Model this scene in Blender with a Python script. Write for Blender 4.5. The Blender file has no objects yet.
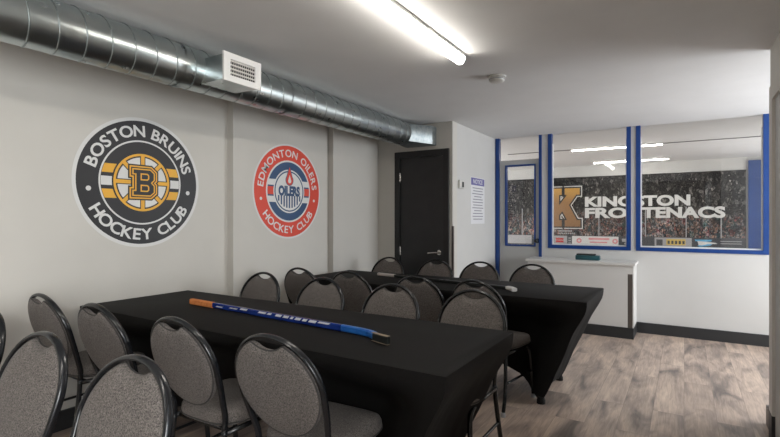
import bpy, bmesh, math, random
from mathutils import Vector, Matrix
PI = math.pi
C = bpy.context.scene.collection
sc = bpy.context.scene
random.seed(5)

# ------------------------------------------------------------------ camera
YAW = 0.5574
cd = bpy.data.cameras.new('camera'); cam = bpy.data.objects.new('camera', cd); C.objects.link(cam)
cam.location = (0, 0, 1.295); cam.rotation_euler = (PI/2, 0, YAW)
cd.sensor_width = 36; cd.lens = 36*472/780; cd.shift_y = 0.0009; cd.clip_start = .05
sc.camera = cam
# ------------------------------------------------------------------ world and colour
sc.view_settings.view_transform = 'Standard'; sc.view_settings.look = 'None'
sc.view_settings.gamma = 1; sc.view_settings.use_curve_mapping = False
sc.view_settings.exposure = 1.12
w = bpy.data.worlds.new('world'); sc.world = w; w.use_nodes = True
w.node_tree.nodes['Background'].inputs[0].default_value = (.75, .85, 1, 1)
w.node_tree.nodes['Background'].inputs[1].default_value = 1.0
def area(name, loc, rot, sx, sy, power, col):
    l = bpy.data.lights.new(name, 'AREA'); l.shape = 'RECTANGLE'; l.size = sx; l.size_y = sy; l.energy = power; l.color = col
    o = bpy.data.objects.new(name, l); C.objects.link(o); o.location = loc; o.rotation_euler = rot
    return o
# alcove daylight; added fill at invented unseen windows: right wall, far room
area('added_fill_side', (1.75, -2.0, 1.45), Vector((-.74, .67, -.02)).to_track_quat('-Z', 'Y').to_euler(), 3.4, 1.8, 130, (1, .98, .95))
area('daylight_alcove', (2.56, 4.95, 1.4), (0, PI/2, 0), 1.2, 1.7, 45, (.94, .97, 1))
area('added_fill_far_left', (-4.82, 8.2, 1.4), (0, -PI/2, 0), 1.2, 2.4, 34, (1, .98, .95))
area('added_fill_far_right', (2.22, 8.2, 1.4), (0, PI/2, 0), 1.2, 2.4, 24, (1, .98, .95))
LAMP = 14.0

HC = 2.363   # ceiling height

# ------------------------------------------------------------------ materials
def mat(name, col, rough=.6, metal=0, spec=.5, emit=None, es=1):
    m = bpy.data.materials.new(name); m.use_nodes = True
    b = m.node_tree.nodes['Principled BSDF']
    b.inputs['Base Color'].default_value = (*col, 1); b.inputs['Roughness'].default_value = rough
    b.inputs['Metallic'].default_value = metal; b.inputs['Specular IOR Level'].default_value = spec
    if emit: b.inputs['Emission Color'].default_value = (*emit, 1); b.inputs['Emission Strength'].default_value = es
    return m
def noise_mat(name, c1, c2, scale, rough=.6, metal=0, bump=0, stretch=(1, 1, 1), lo=.35, hi=.65, spec=.5, detail=3):
    m = mat(name, c1, rough, metal, spec); nt = m.node_tree; N = nt.nodes; L = nt.links; b = N['Principled BSDF']
    tc = N.new('ShaderNodeTexCoord'); mp = N.new('ShaderNodeMapping'); mp.inputs['Scale'].default_value = stretch
    L.new(tc.outputs['Object'], mp.inputs['Vector'])
    n = N.new('ShaderNodeTexNoise'); n.inputs['Scale'].default_value = scale; n.inputs['Detail'].default_value = detail
    L.new(mp.outputs[0], n.inputs['Vector'])
    r = N.new('ShaderNodeValToRGB'); r.color_ramp.elements[0].color = (*c1, 1); r.color_ramp.elements[1].color = (*c2, 1)
    r.color_ramp.elements[0].position = lo; r.color_ramp.elements[1].position = hi
    L.new(n.outputs['Fac'], r.inputs[0]); L.new(r.outputs[0], b.inputs['Base Color'])
    if bump:
        bp = N.new('ShaderNodeBump'); bp.inputs['Strength'].default_value = bump; bp.inputs['Distance'].default_value = .002
        L.new(n.outputs['Fac'], bp.inputs['Height']); L.new(bp.outputs[0], b.inputs['Normal'])
    return m
M = {}
M['wall'] = noise_mat('wall_paint', (.58, .56, .52), (.60, .58, .54), 3, .75, bump=.0)
M['wallwhite'] = noise_mat('white_wall_paint', (.565, .56, .545), (.585, .58, .565), 3, .7)
M['ceil'] = noise_mat('ceiling_paint', (.73, .73, .73), (.75, .75, .75), 4, .8)
M['base'] = mat('charcoal_baseboard', (.022, .023, .025), .5)
M['basegrey'] = mat('taupe_baseboard', (.14, .12, .11), .5)
M['blue'] = noise_mat('blue_frame_paint', (.0015, .040, .20), (.002, .046, .22), 6, .35)
M['white'] = mat('white_paint', (.75, .75, .74), .45)
M['doorgrey'] = mat('light_grey_door_paint', (.42, .42, .41), .5)
M['black_door'] = noise_mat('black_door_paint', (.016, .017, .019), (.021, .022, .024), 8, .45)
M['black_frame'] = mat('black_door_frame', (.010, .010, .011), .4)
M['chrome'] = mat('brushed_nickel', (.75, .73, .70), .22, 1)
M['tube'] = noise_mat('charcoal_frame_enamel', (.009, .010, .012), (.013, .014, .017), 260, .22, bump=.04, spec=.6)
M['glide'] = mat('grey_glide', (.35, .35, .35), .5)
M['cloth'] = noise_mat('black_spandex', (.0060, .0056, .0056), (.0078, .0073, .0073), 120, .75, spec=.22)
M['lens'] = mat('lamp_diffuser', (.9, .9, .88), .4, emit=(1, .945, .86), es=LAMP)
M['lamp_metal'] = mat('lamp_housing', (.72, .72, .70), .4)
M['plastic'] = mat('off_white_plastic', (.62, .61, .58), .4)
M['dark'] = mat('dark_recess', (.01, .01, .01), .7)
M['paper'] = mat('white_paper', (.72, .72, .74), .6)
M['purple'] = mat('purple_print', (.14, .13, .33), .6)
M['greyprint'] = mat('grey_print', (.22, .22, .26), .6)
M['counter'] = mat('white_laminate', (.66, .65, .63), .35)
M['teal'] = mat('dark_teal_plastic', (.012, .075, .09), .4)
M['black_pl'] = mat('black_plastic', (.01, .012, .012), .4)
M['conduit'] = mat('grey_conduit_paint', (.2, .2, .2), .5)
M['slot'] = mat('dark_bronze_strip', (.085, .07, .06), .45)
M['orange'] = noise_mat('orange_grip_tape', (.62, .19, .045), (.74, .27, .08), 60, .7)
M['stickblue'] = noise_mat('blue_stick_lacquer', (.006, .022, .16), (.010, .035, .22), 9, .25)
M['sticksky'] = noise_mat('bright_blue_stick_lacquer', (.010, .085, .36), (.022, .15, .48), 25, .3)
M['wood'] = mat('bare_wood_edge', (.30, .23, .16), .6)
M['white_print'] = mat('white_print', (.72, .73, .76), .5)
M['grip_white'] = mat('white_grip_tape', (.55, .50, .47), .6)
M['d_black'] = mat('decal_black', (.020, .020, .023), .5)
M['d_white'] = mat('decal_white', (.70, .70, .69), .5)
M['d_gold'] = mat('decal_gold', (.80, .42, .04), .5)
M['d_red'] = mat('decal_red', (.68, .065, .035), .5)
M['d_navy'] = mat('decal_navy', (.03, .075, .17), .5)
M['m_black'] = mat('print_black', (.012, .012, .014), .5)
M['m_white'] = mat('print_white', (.60, .60, .59), .6)
M['m_red'] = mat('print_red', (.45, .03, .03), .5)
M['m_pink'] = mat('print_pink', (.60, .25, .27), .5)
M['m_grey'] = mat('print_grey', (.33, .33, .34), .5)
M['m_dark'] = mat('print_dark_grey', (.045, .05, .06), .5)
M['m_yellow'] = mat('print_yellow', (.55, .40, .10), .5)
M['m_sky'] = mat('print_sky_blue', (.10, .36, .58), .5)
M['table_top'] = mat('table_laminate', (.3, .29, .27), .5)

def fabric():
    m = mat('grey_tweed_upholstery', (.2, .18, .17), .95, spec=.15); nt = m.node_tree; N = nt.nodes; L = nt.links; b = N['Principled BSDF']
    tc = N.new('ShaderNodeTexCoord')
    n = N.new('ShaderNodeTexNoise'); n.inputs['Scale'].default_value = 230; n.inputs['Detail'].default_value = 3; n.inputs['Roughness'].default_value = .8
    v = N.new('ShaderNodeTexVoronoi'); v.inputs['Scale'].default_value = 260
    L.new(tc.outputs['Object'], n.inputs['Vector']); L.new(tc.outputs['Object'], v.inputs['Vector'])
    r = N.new('ShaderNodeValToRGB'); e = r.color_ramp.elements
    e[0].color = (.038, .035, .033, 1); e[0].position = .34; e[1].color = (.275, .246, .230, 1); e[1].position = .68
    L.new(n.outputs['Fac'], r.inputs[0]); L.new(r.outputs[0], b.inputs['Base Color'])
    bp = N.new('ShaderNodeBump'); bp.inputs['Strength'].default_value = .25; bp.inputs['Distance'].default_value = .001
    L.new(v.outputs['Distance'], bp.inputs['Height']); L.new(bp.outputs[0], b.inputs['Normal'])
    b.inputs['Sheen Weight'].default_value = .08; b.inputs['Sheen Roughness'].default_value = .5
    return m
M['fabric'] = fabric()
M['piping'] = mat('dark_grey_piping', (.05, .047, .046), .9)

def duct_mat():
    m = mat('galvanised_steel', (.5, .55, .57), .26, 1); nt = m.node_tree; N = nt.nodes; L = nt.links; b = N['Principled BSDF']
    tc = N.new('ShaderNodeTexCoord')
    v = N.new('ShaderNodeTexVoronoi'); v.inputs['Scale'].default_value = 45; L.new(tc.outputs['Object'], v.inputs['Vector'])
    n = N.new('ShaderNodeTexNoise'); n.inputs['Scale'].default_value = 5; n.inputs['Detail'].default_value = 5; L.new(tc.outputs['Object'], n.inputs['Vector'])
    mx = N.new('ShaderNodeMix'); mx.data_type = 'RGBA'; L.new(n.outputs['Fac'], mx.inputs[0])
    mx.inputs[6].default_value = (.34, .41, .43, 1); mx.inputs[7].default_value = (.62, .64, .63, 1); L.new(mx.outputs[2], b.inputs['Base Color'])
    mr = N.new('ShaderNodeMapRange'); mr.inputs[3].default_value = .27; mr.inputs[4].default_value = .31
    L.new(v.outputs['Color'], mr.inputs[0]); L.new(mr.outputs[0], b.inputs['Roughness'])
    return m
M['duct'] = duct_mat()
M['seam'] = noise_mat('galvanised_sheet', (.28, .32, .33), (.40, .43, .43), 30, .5, 1)

def floor_mat():
    m = mat('grey_brown_vinyl_planks', (.3, .25, .22), .45); nt = m.node_tree; N = nt.nodes; L = nt.links; b = N['Principled BSDF']
    tc = N.new('ShaderNodeTexCoord'); sx = N.new('ShaderNodeSeparateXYZ'); L.new(tc.outputs['Object'], sx.inputs[0])
    cb = N.new('ShaderNodeCombineXYZ'); L.new(sx.outputs[1], cb.inputs[0]); L.new(sx.outputs[0], cb.inputs[1])
    br = N.new('ShaderNodeTexBrick'); L.new(cb.outputs[0], br.inputs['Vector'])
    br.inputs['Color1'].default_value = (0, 0, 0, 1); br.inputs['Color2'].default_value = (1, 1, 1, 1); br.inputs['Mortar'].default_value = (.5, .5, .5, 1)
    br.inputs['Scale'].default_value = 1; br.inputs['Brick Width'].default_value = 1.22; br.inputs['Row Height'].default_value = .18
    br.inputs['Mortar Size'].default_value = .0012; br.inputs['Mortar Smooth'].default_value = 0
    br.offset = .37; br.inputs['Bias'].default_value = 0
    # large blotches, shifted per plank
    ad = N.new('ShaderNodeVectorMath'); ad.operation = 'ADD'; L.new(tc.outputs['Object'], ad.inputs[0])
    sc_ = N.new('ShaderNodeVectorMath'); sc_.operation = 'SCALE'; sc_.inputs[3].default_value = 9; L.new(br.outputs['Color'], sc_.inputs[0]); L.new(sc_.outputs[0], ad.inputs[1])
    mp = N.new('ShaderNodeMapping'); mp.inputs['Scale'].default_value = (5.5, 1.5, 1); L.new(ad.outputs[0], mp.inputs[0])
    n1 = N.new('ShaderNodeTexNoise'); n1.inputs['Scale'].default_value = 1.3; n1.inputs['Detail'].default_value = 5; n1.inputs['Distortion'].default_value = .8; L.new(mp.outputs[0], n1.inputs[0])
    mp2 = N.new('ShaderNodeMapping'); mp2.inputs['Scale'].default_value = (42, 3, 1); L.new(ad.outputs[0], mp2.inputs[0])
    n2 = N.new('ShaderNodeTexNoise'); n2.inputs['Scale'].default_value = 1.6; n2.inputs['Detail'].default_value = 6; n2.inputs['Distortion'].default_value = 1.0; L.new(mp2.outputs[0], n2.inputs[0])
    r = N.new('ShaderNodeValToRGB'); e = r.color_ramp.elements
    e[0].position = .30; e[0].color = (.15, .125, .112, 1); e[1].position = .70; e[1].color = (.57, .45, .36, 1)
    k = e.new(.5); k.color = (.41, .318, .262, 1)
    L.new(n1.outputs['Fac'], r.inputs[0])
    mx = N.new('ShaderNodeMix'); mx.data_type = 'RGBA'; mx.blend_type = 'OVERLAY'; mx.inputs[0].default_value = .5
    L.new(r.outputs[0], mx.inputs[6]); L.new(n2.outputs['Fac'], mx.inputs[7])
    m2 = N.new('ShaderNodeMix'); m2.data_type = 'RGBA'; m2.blend_type = 'OVERLAY'; m2.inputs[0].default_value = .08
    L.new(mx.outputs[2], m2.inputs[6]); L.new(br.outputs['Color'], m2.inputs[7])
    m3 = N.new('ShaderNodeMix'); m3.data_type = 'RGBA'; L.new(br.outputs['Fac'], m3.inputs[0]); L.new(m2.outputs[2], m3.inputs[6]); m3.inputs[7].default_value = (.24, .19, .16, 1)
    L.new(m3.outputs[2], b.inputs['Base Color'])
    bp = N.new('ShaderNodeBump'); bp.inputs['Strength'].default_value = .08; bp.inputs['Distance'].default_value = .002
    L.new(n2.outputs['Fac'], bp.inputs['Height']); L.new(bp.outputs[0], b.inputs['Normal'])
    return m
M['floor'] = floor_mat()

def glass_mat():
    m = bpy.data.materials.new('clear_glass'); m.use_nodes = True; nt = m.node_tree; N = nt.nodes; L = nt.links
    N.remove(N['Principled BSDF']); out = N['Material Output']
    t = N.new('ShaderNodeBsdfTransparent'); t.inputs[0].default_value = (.97, .98, .98, 1)
    g = N.new('ShaderNodeBsdfGlossy'); g.inputs['Roughness'].default_value = .01
    f = N.new('ShaderNodeFresnel'); f.inputs[0].default_value = 1.5
    x = N.new('ShaderNodeMixShader'); L.new(f.outputs[0], x.inputs[0]); L.new(t.outputs[0], x.inputs[1]); L.new(g.outputs[0], x.inputs[2])
    L.new(x.outputs[0], out.inputs[0]); return m
M['glass'] = glass_mat()

def crowd_mat():
    """Printed photograph of a hockey crowd: dark upper stands, colourful lower rows."""
    m = mat('crowd_print', (.05, .05, .05), .6, spec=.15); nt = m.node_tree; N = nt.nodes; L = nt.links; b = N['Principled BSDF']
    tc = N.new('ShaderNodeTexCoord'); sp = N.new('ShaderNodeSeparateXYZ'); L.new(tc.outputs['Object'], sp.inputs[0])
    mp = N.new('ShaderNodeMapping'); mp.inputs['Scale'].default_value = (1, 1, .62); L.new(tc.outputs['Object'], mp.inputs[0])
    dn = N.new('ShaderNodeTexNoise'); dn.inputs['Scale'].default_value = 14; dn.inputs['Detail'].default_value = 3; L.new(mp.outputs[0], dn.inputs[0])
    dm = N.new('ShaderNodeMix'); dm.data_type = 'RGBA'; dm.inputs[0].default_value = .06; L.new(mp.outputs[0], dm.inputs[6]); L.new(dn.outputs['Color'], dm.inputs[7])
    v = N.new('ShaderNodeTexVoronoi'); v.inputs['Scale'].default_value = 21; L.new(dm.outputs[2], v.inputs['Vector'])
    v2 = N.new('ShaderNodeTexVoronoi'); v2.inputs['Scale'].default_value = 52; L.new(dm.outputs[2], v2.inputs['Vector'])
    def ramp(stops, inp):
        r = N.new('ShaderNodeValToRGB'); r.color_ramp.interpolation = 'CONSTANT'; e = r.color_ramp.elements
        e[0].position = stops[0][0]; e[0].color = (*stops[0][1], 1); e[1].position = stops[1][0]; e[1].color = (*stops[1][1], 1)
        for p, c in stops[2:]: k = e.new(p); k.color = (*c, 1)
        L.new(inp, r.inputs[0]); return r
    s1 = N.new('ShaderNodeSeparateColor'); L.new(v.outputs['Color'], s1.inputs[0])
    s2 = N.new('ShaderNodeSeparateColor'); L.new(v2.outputs['Color'], s2.inputs[0])
    low = ramp([(0, (.02, .02, .025)), (.22, (.10, .09, .09)), (.36, (.012, .012, .016)), (.5, (.20, .14, .12)), (.58, (.16, .03, .035)), (.64, (.03, .06, .07)), (.76, (.24, .23, .23)), (.82, (.14, .09, .07)), (.95, (.04, .11, .10))], s1.outputs[0])
    low2 = ramp([(0, (.015, .015, .018)), (.35, (.34, .23, .18)), (.48, (.05, .05, .06)), (.68, (.30, .29, .29)), (.8, (.02, .02, .03)), (.93, (.34, .10, .08))], s2.outputs[1])
    up = ramp([(0, (.006, .006, .007)), (.5, (.018, .017, .017)), (.8, (.055, .05, .048)), (.93, (.16, .15, .14))], s1.outputs[1])
    up2 = ramp([(0, (.005, .005, .006)), (.55, (.016, .015, .015)), (.85, (.10, .095, .09)), (.97, (.28, .26, .24))], s2.outputs[2])
    def mix(a, b_, f):
        x = N.new('ShaderNodeMix'); x.data_type = 'RGBA'; L.new(a, x.inputs[6]); L.new(b_, x.inputs[7])
        if isinstance(f, float): x.inputs[0].default_value = f
        else: L.new(f, x.inputs[0])
        return x.outputs[2]
    lo = mix(low.outputs[0], low2.outputs[0], .5); hi = mix(up.outputs[0], up2.outputs[0], .5)
    nz = N.new('ShaderNodeTexNoise'); nz.inputs['Scale'].default_value = 3; L.new(tc.outputs['Object'], nz.inputs[0])
    a = N.new('ShaderNodeMath'); a.operation = 'MULTIPLY_ADD'; L.new(nz.outputs['Fac'], a.inputs[0]); a.inputs[1].default_value = .35; L.new(sp.outputs[2], a.inputs[2])
    mr = N.new('ShaderNodeMapRange'); mr.inputs[1].default_value = 1.40; mr.inputs[2].default_value = 1.62; L.new(a.outputs[0], mr.inputs[0])
    base = mix(lo, hi, mr.outputs[0])
    # broad tonal areas of the photograph (lit and dark parts of the stands)
    n3 = N.new('ShaderNodeTexNoise'); n3.inputs['Scale'].default_value = 2.2; n3.inputs['Detail'].default_value = 4; L.new(mp.outputs[0], n3.inputs[0])
    r3 = N.new('ShaderNodeMapRange'); r3.inputs[1].default_value = .3; r3.inputs[2].default_value = .7; r3.inputs[3].default_value = .35; r3.inputs[4].default_value = 1.7; L.new(n3.outputs['Fac'], r3.inputs[0])
    sc_ = N.new('ShaderNodeVectorMath'); sc_.operation = 'SCALE'; L.new(base, sc_.inputs[0]); L.new(r3.outputs[0], sc_.inputs[3])
    n4 = N.new('ShaderNodeTexNoise'); n4.inputs['Scale'].default_value = 45; n4.inputs['Detail'].default_value = 4; L.new(tc.outputs['Object'], n4.inputs[0])
    r4 = N.new('ShaderNodeMapRange'); r4.inputs[1].default_value = .3; r4.inputs[2].default_value = .7; r4.inputs[3].default_value = .0; r4.inputs[4].default_value = 2.2; L.new(n4.outputs['Fac'], r4.inputs[0])
    sd = N.new('ShaderNodeVectorMath'); sd.operation = 'SCALE'; L.new(sc_.outputs[0], sd.inputs[0]); L.new(r4.outputs[0], sd.inputs[3])
    L.new(sd.outputs[0], b.inputs['Base Color'])
    return m
M['crowd'] = crowd_mat()
def gold_mat():
    m = mat('print_gold', (.5, .3, .1), .45); nt = m.node_tree; N = nt.nodes; L = nt.links; b = N['Principled BSDF']
    tc = N.new('ShaderNodeTexCoord'); sp = N.new('ShaderNodeSeparateXYZ'); L.new(tc.outputs['Object'], sp.inputs[0])
    mr = N.new('ShaderNodeMapRange'); mr.inputs[1].default_value = 1.1; mr.inputs[2].default_value = 2.0; L.new(sp.outputs[2], mr.inputs[0])
    r = N.new('ShaderNodeValToRGB'); e = r.color_ramp.elements
    e[0].color = (.22, .115, .05, 1); e[1].color = (.62, .34, .06, 1); k = e.new(.6); k.color = (.30, .155, .06, 1)
    L.new(mr.outputs[0], r.inputs[0]); L.new(r.outputs[0], b.inputs['Base Color']); return m
M['m_gold'] = gold_mat()

# ------------------------------------------------------------------ helpers
def link(name, bm, m, parent=None, smooth=False, mw=None):
    me = bpy.data.meshes.new(name); bm.to_mesh(me); bm.free()
    me.materials.append(M[m] if isinstance(m, str) else m)
    if smooth:
        for p in me.polygons: p.use_smooth = True
    o = bpy.data.objects.new(name, me); C.objects.link(o)
    if parent: o.parent = parent
    return o
def autosmooth(o, ang=.7):
    me = o.data; bm = bmesh.new(); bm.from_mesh(me)
    for e in bm.edges:
        if len(e.link_faces) == 2 and e.calc_face_angle(0) > ang: e.smooth = False
    for f in bm.faces: f.smooth = True
    bm.to_mesh(me); bm.free(); return o
def box(bm, x0, x1, y0, y1, z0, z1, bev=0):
    vs = [bm.verts.new(p) for p in ((x0, y0, z0), (x1, y0, z0), (x1, y1, z0), (x0, y1, z0), (x0, y0, z1), (x1, y0, z1), (x1, y1, z1), (x0, y1, z1))]
    fs = [bm.faces.new([vs[i] for i in q]) for q in ((0, 3, 2, 1), (4, 5, 6, 7), (0, 1, 5, 4), (1, 2, 6, 5), (2, 3, 7, 6), (3, 0, 4, 7))]
    if bev:
        es = list({e for f in fs for e in f.edges})
        bmesh.ops.bevel(bm, geom=es, offset=bev, segments=2, profile=.5, affect='EDGES')
    return bm
def B(*boxes, bev=0):
    bm = bmesh.new()
    for b in boxes: box(bm, *b, bev=bev)
    return bm
def catmull(pts, n=6, closed=False):
    P = [Vector(p) for p in pts]; out = []
    k = len(P)
    segs = k if closed else k-1
    for i in range(segs):
        if closed: p0, p1, p2, p3 = P[i-1], P[i], P[(i+1) % k], P[(i+2) % k]
        else: p0, p1, p2, p3 = P[max(i-1, 0)], P[i], P[i+1], P[min(i+2, k-1)]
        for j in range(n):
            t = j/n
            out.append(.5*((2*p1)+(p2-p0)*t+(2*p0-5*p1+4*p2-p3)*t*t+(3*p1-p0-3*p2+p3)*t**3))
    if not closed: out.append(P[-1])
    return out
def tube(bm, pts, r, sides=10, closed=False, caps=True, depth=1):
    pts = [Vector(p) for p in pts]; n = len(pts); rings = []
    prev = None
    for i, p in enumerate(pts):
        if closed: t = (pts[(i+1) % n]-pts[i-1]).normalized()
        else: t = (pts[min(i+1, n-1)]-pts[max(i-1, 0)]).normalized()
        if prev is None:
            a = Vector((0, 0, 1)) if abs(t.z) < .9 else Vector((1, 0, 0)); u = t.cross(a).normalized()
        else:
            u = (prev-t*prev.dot(t)).normalized()
        prev = u; v = t.cross(u)
        rr = r(i/(n-1)) if callable(r) else r
        offs = [u*rr*math.cos(2*PI*k/sides)+v*rr*math.sin(2*PI*k/sides) for k in range(sides)]
        for q in offs: q.y *= depth
        rings.append([bm.verts.new(p+q) for q in offs])
    m = n if closed else n-1
    for i in range(m):
        a, b = rings[i], rings[(i+1) % n]
        for k in range(sides): bm.faces.new((a[k], a[(k+1) % sides], b[(k+1) % sides], b[k]))
    if caps and not closed: bm.faces.new(rings[0][::-1]); bm.faces.new(rings[-1])
    return bm
def T(pts, r, sides=10, n=5, closed=False, depth=1):
    bm = bmesh.new(); tube(bm, catmull(pts, n, closed), r, sides, closed, depth=depth); return bm
def cyl(bm, p0, p1, r, sides=24): return tube(bm, [p0, p1], r, sides)
def empty(name, loc, label, cat, group=None, rz=0):
    o = bpy.data.objects.new(name, None); C.objects.link(o); o.location = loc; o.rotation_euler = (0, 0, rz); o.empty_display_size = .1
    o['label'] = label; o['category'] = cat
    if group: o['group'] = group
    return o
def tag(o, label, cat, group=None):
    o['label'] = label; o['category'] = cat
    if group: o['group'] = group
    return o
def struct(name, bm, m, parent=None):
    o = link(name, bm, m, parent)
    if not parent: o['kind'] = 'structure'
    return o
def dup(root, loc, rz, label):
    r = root.copy(); C.objects.link(r); r.location = loc; r.rotation_euler = (0, 0, rz); r['label'] = label
    for ch in list(root.children):
        c = ch.copy(); C.objects.link(c); c.parent = r
        for g in list(ch.children):
            d = g.copy(); C.objects.link(d); d.parent = c
    return r
def curve_fill(polys, offset=0, extrude=.0005):
    """Filled 2-D outlines (x, y), grown by offset, as a bmesh in the XY plane."""
    cu = bpy.data.curves.new('outline', 'CURVE'); cu.dimensions = '2D'; cu.fill_mode = 'BOTH'; cu.extrude = extrude; cu.offset = offset
    for poly in polys:
        s = cu.splines.new('POLY'); s.points.add(len(poly)-1); s.use_cyclic_u = True
        for i, p in enumerate(poly): s.points[i].co = (p[0], p[1], 0, 1)
    return conv(cu)
def conv(cu):
    o = bpy.data.objects.new('outline', cu); C.objects.link(o)
    bpy.context.view_layer.update()
    me = bpy.data.meshes.new_from_object(o.evaluated_get(bpy.context.evaluated_depsgraph_get()))
    bm = bmesh.new(); bm.from_mesh(me)
    bpy.data.objects.remove(o); bpy.data.curves.remove(cu); bpy.data.meshes.remove(me)
    return bm
def text_bm(s, offset=0, extrude=.0005, spacing=1.0):
    cu = bpy.data.curves.new('lettering', 'FONT'); cu.body = s; cu.size = 1; cu.offset = offset; cu.extrude = extrude; cu.space_character = spacing
    cu.resolution_u = 4
    return conv(cu)
def bounds(bm):
    xs = [v.co.x for v in bm.verts]; ys = [v.co.y for v in bm.verts]
    return min(xs), max(xs), min(ys), max(ys)
def fit(bm, x0, x1, y0, y1):
    a, b, c, d = bounds(bm)
    for v in bm.verts: v.co.x = x0+(v.co.x-a)/(b-a)*(x1-x0); v.co.y = y0+(v.co.y-c)/(d-c)*(y1-y0)
    return bm
def xf(bm, m): bmesh.ops.transform(bm, matrix=m, verts=bm.verts); return bm
def merge(bms):
    out = bmesh.new()
    for b in bms:
        me = bpy.data.meshes.new('part'); b.to_mesh(me); b.free(); out.from_mesh(me); bpy.data.meshes.remove(me)
    return out

# ------------------------------------------------------------------ room shell
X1, X2, X3 = -3.25, -3.18, -3.11
YW = 6.09
struct('floor', B((-5.2, 3.2, -3.7, 10.4, -.1, 0)), 'floor')
struct('ceiling', B((-5.2, 3.2, -3.7, 10.4, HC, HC+.1)), 'ceil')
struct('wall_left', B((-3.45, X1, -3.6, 2.64, 0, HC), (-3.45, X2, 2.64, 3.87, 0, HC), (-3.45, X3, 3.87, 4.85, 0, HC)), 'wall')
struct('wall_rear', B((-3.45, .60, -3.65, -3.52, 0, HC)), 'wall')
def added_side_window(name, x, dx, y0, y1, z0, z1):
    a, b = sorted((x, x+dx)); m = (a+b)/2; w_ = struct(name, B((a, b, y0, y1, z0, z0+.06), (a, b, y0, y1, z1-.06, z1), (a, b, y0, y0+.06, z0+.06, z1-.06), (a, b, y1-.06, y1, z0+.06, z1-.06), (a, b, (y0+y1)/2-.03, (y0+y1)/2+.03, z0+.06, z1-.06)), 'white')
    struct('window_pane', B((m-.005, m+.005, y0+.06, y1-.06, z0+.06, z1-.06)), 'glass', w_)
added_side_window('window_1', .47, .1, -2.75, .95, .45, 2.20)  # invented unseen window, opened to let the side fill light in
added_side_window('window_5', -4.92, -.06, 6.95, 9.45, .75, 2.05)  # invented unseen window behind the added left fill of the far room
added_side_window('window_6', 2.32, .06, 6.95, 9.45, .75, 2.05)  # invented unseen window behind the added right fill of the far room
struct('wall_right', B((.46, .60, -3.52, -2.75, 0, HC), (.46, .60, .95, 3.79, 0, HC), (.46, .60, -2.75, .95, 0, .45), (.46, .60, -2.75, .95, 2.20, HC)), 'wall')
struct('wall_alcove', B((.60, 2.75, 3.66, 3.79, 0, HC), (2.62, 2.75, 3.79, 6.2, 0, .75), (2.62, 2.75, 3.79, 6.2, 2.05, HC), (2.62, 2.75, 3.79, 4.05, .75, 2.05), (2.62, 2.75, 5.85, 6.2, .75, 2.05)), 'wallwhite')
wa = struct('window_2', B((2.64, 2.72, 4.05, 5.85, .75, .81), (2.64, 2.72, 4.05, 5.85, 1.99, 2.05), (2.64, 2.72, 4.05, 4.11, .81, 1.99), (2.64, 2.72, 5.79, 5.85, .81, 1.99)), 'white')
struct('window_pane', B((2.675, 2.685, 4.11, 5.79, .81, 1.99)), 'glass', wa)
# closet wall with an opening for the black door, and the side wall that carries the notice
DY = 4.72
struct('wall_closet', B((-3.45, -2.866, DY, DY+.12, 0, HC), (-2.176, -2.14, DY, DY+.12, 0, HC), (-2.866, -2.176, DY, DY+.12, 2.07, HC)), 'wall')
struct('wall_notice', B((-2.26, -2.14, DY+.12, YW+.1, 0, HC)), 'wallwhite')
# window wall: below the windows, slim piers between them
struct('wall_window', B((-1.530, 2.75, YW, YW+.1, 0, .934), (-1.530, -1.454, YW, YW+.1, .934, HC), (-.521, -.47, YW, YW+.1, .934, HC), (.729, 2.75, YW, YW+.1, .934, HC)), 'wallwhite')
# far room
struct('wall_far', B((-4.9, 2.4, 10.12, 10.24, 0, HC)), 'wallwhite')
struct('wall_far_left', B((-5.0, -4.9, YW, 6.95, 0, HC), (-5.0, -4.9, 9.45, 10.24, 0, HC), (-5.0, -4.9, 6.95, 9.45, 0, .75), (-5.0, -4.9, 6.95, 9.45, 2.05, HC)), 'wallwhite')
struct('wall_far_right', B((2.3, 2.4, YW+.1, 6.95, 0, HC), (2.3, 2.4, 9.45, 10.12, 0, HC), (2.3, 2.4, 6.95, 9.45, 0, .75), (2.3, 2.4, 6.95, 9.45, 2.05, HC)), 'wallwhite')
struct('wall_far_near', B((-4.9, -2.26, YW, YW+.1, 0, HC)), 'wallwhite')
# baseboards
struct('baseboard_window', B((-.46, 2.62, YW-.014, YW, 0, .12)), 'base')
struct('baseboard_left', B((X1, X1+.014, -3.5, 2.64, 0, .12), (X2, X2+.014, 2.64, 3.87, 0, .12), (X3, X3+.014, 3.87, DY, 0, .12), (X1+.014, X2+.014, 2.626, 2.64, 0, .12), (X2+.014, X3+.014, 3.856, 3.87, 0, .12)), 'base')
struct('baseboard_right', B((.444, .46, -3.5, 3.42, 0, .12)), 'base')
struct('baseboard_corner', B((.440, .46, 3.555, 3.80, 0, .12), (.46, .60, 3.79, 3.806, 0, .12)), 'basegrey')
struct('baseboard_notice', B((-2.14, -2.126, DY, YW, 0, .12)), 'base')
# door casing on the right wall just inside the frame
dr = struct('door_3', B((.425, .46, 3.44, 3.545, .17, 2.07), (.425, .46, 2.44, 2.54, .17, 2.07), (.425, .46, 2.54, 3.44, 1.98, 2.07)), 'wall')
struct('plinth_block', B((.423, .46, 3.44, 3.547, 0, .17), (.423, .46, 2.44, 2.54, 0, .17)), 'base', dr)
struct('door_leaf', B((.440, .46, 2.54, 3.44, 0, 1.98)), 'doorgrey', dr)
# corner guard on the closet corner
g = struct('trim_1', B((-2.141, -2.136, DY-.004, DY+.035, .10, 1.22), (-2.149, -2.136, DY-.004, DY, .10, 1.22)), 'slot')

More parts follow.
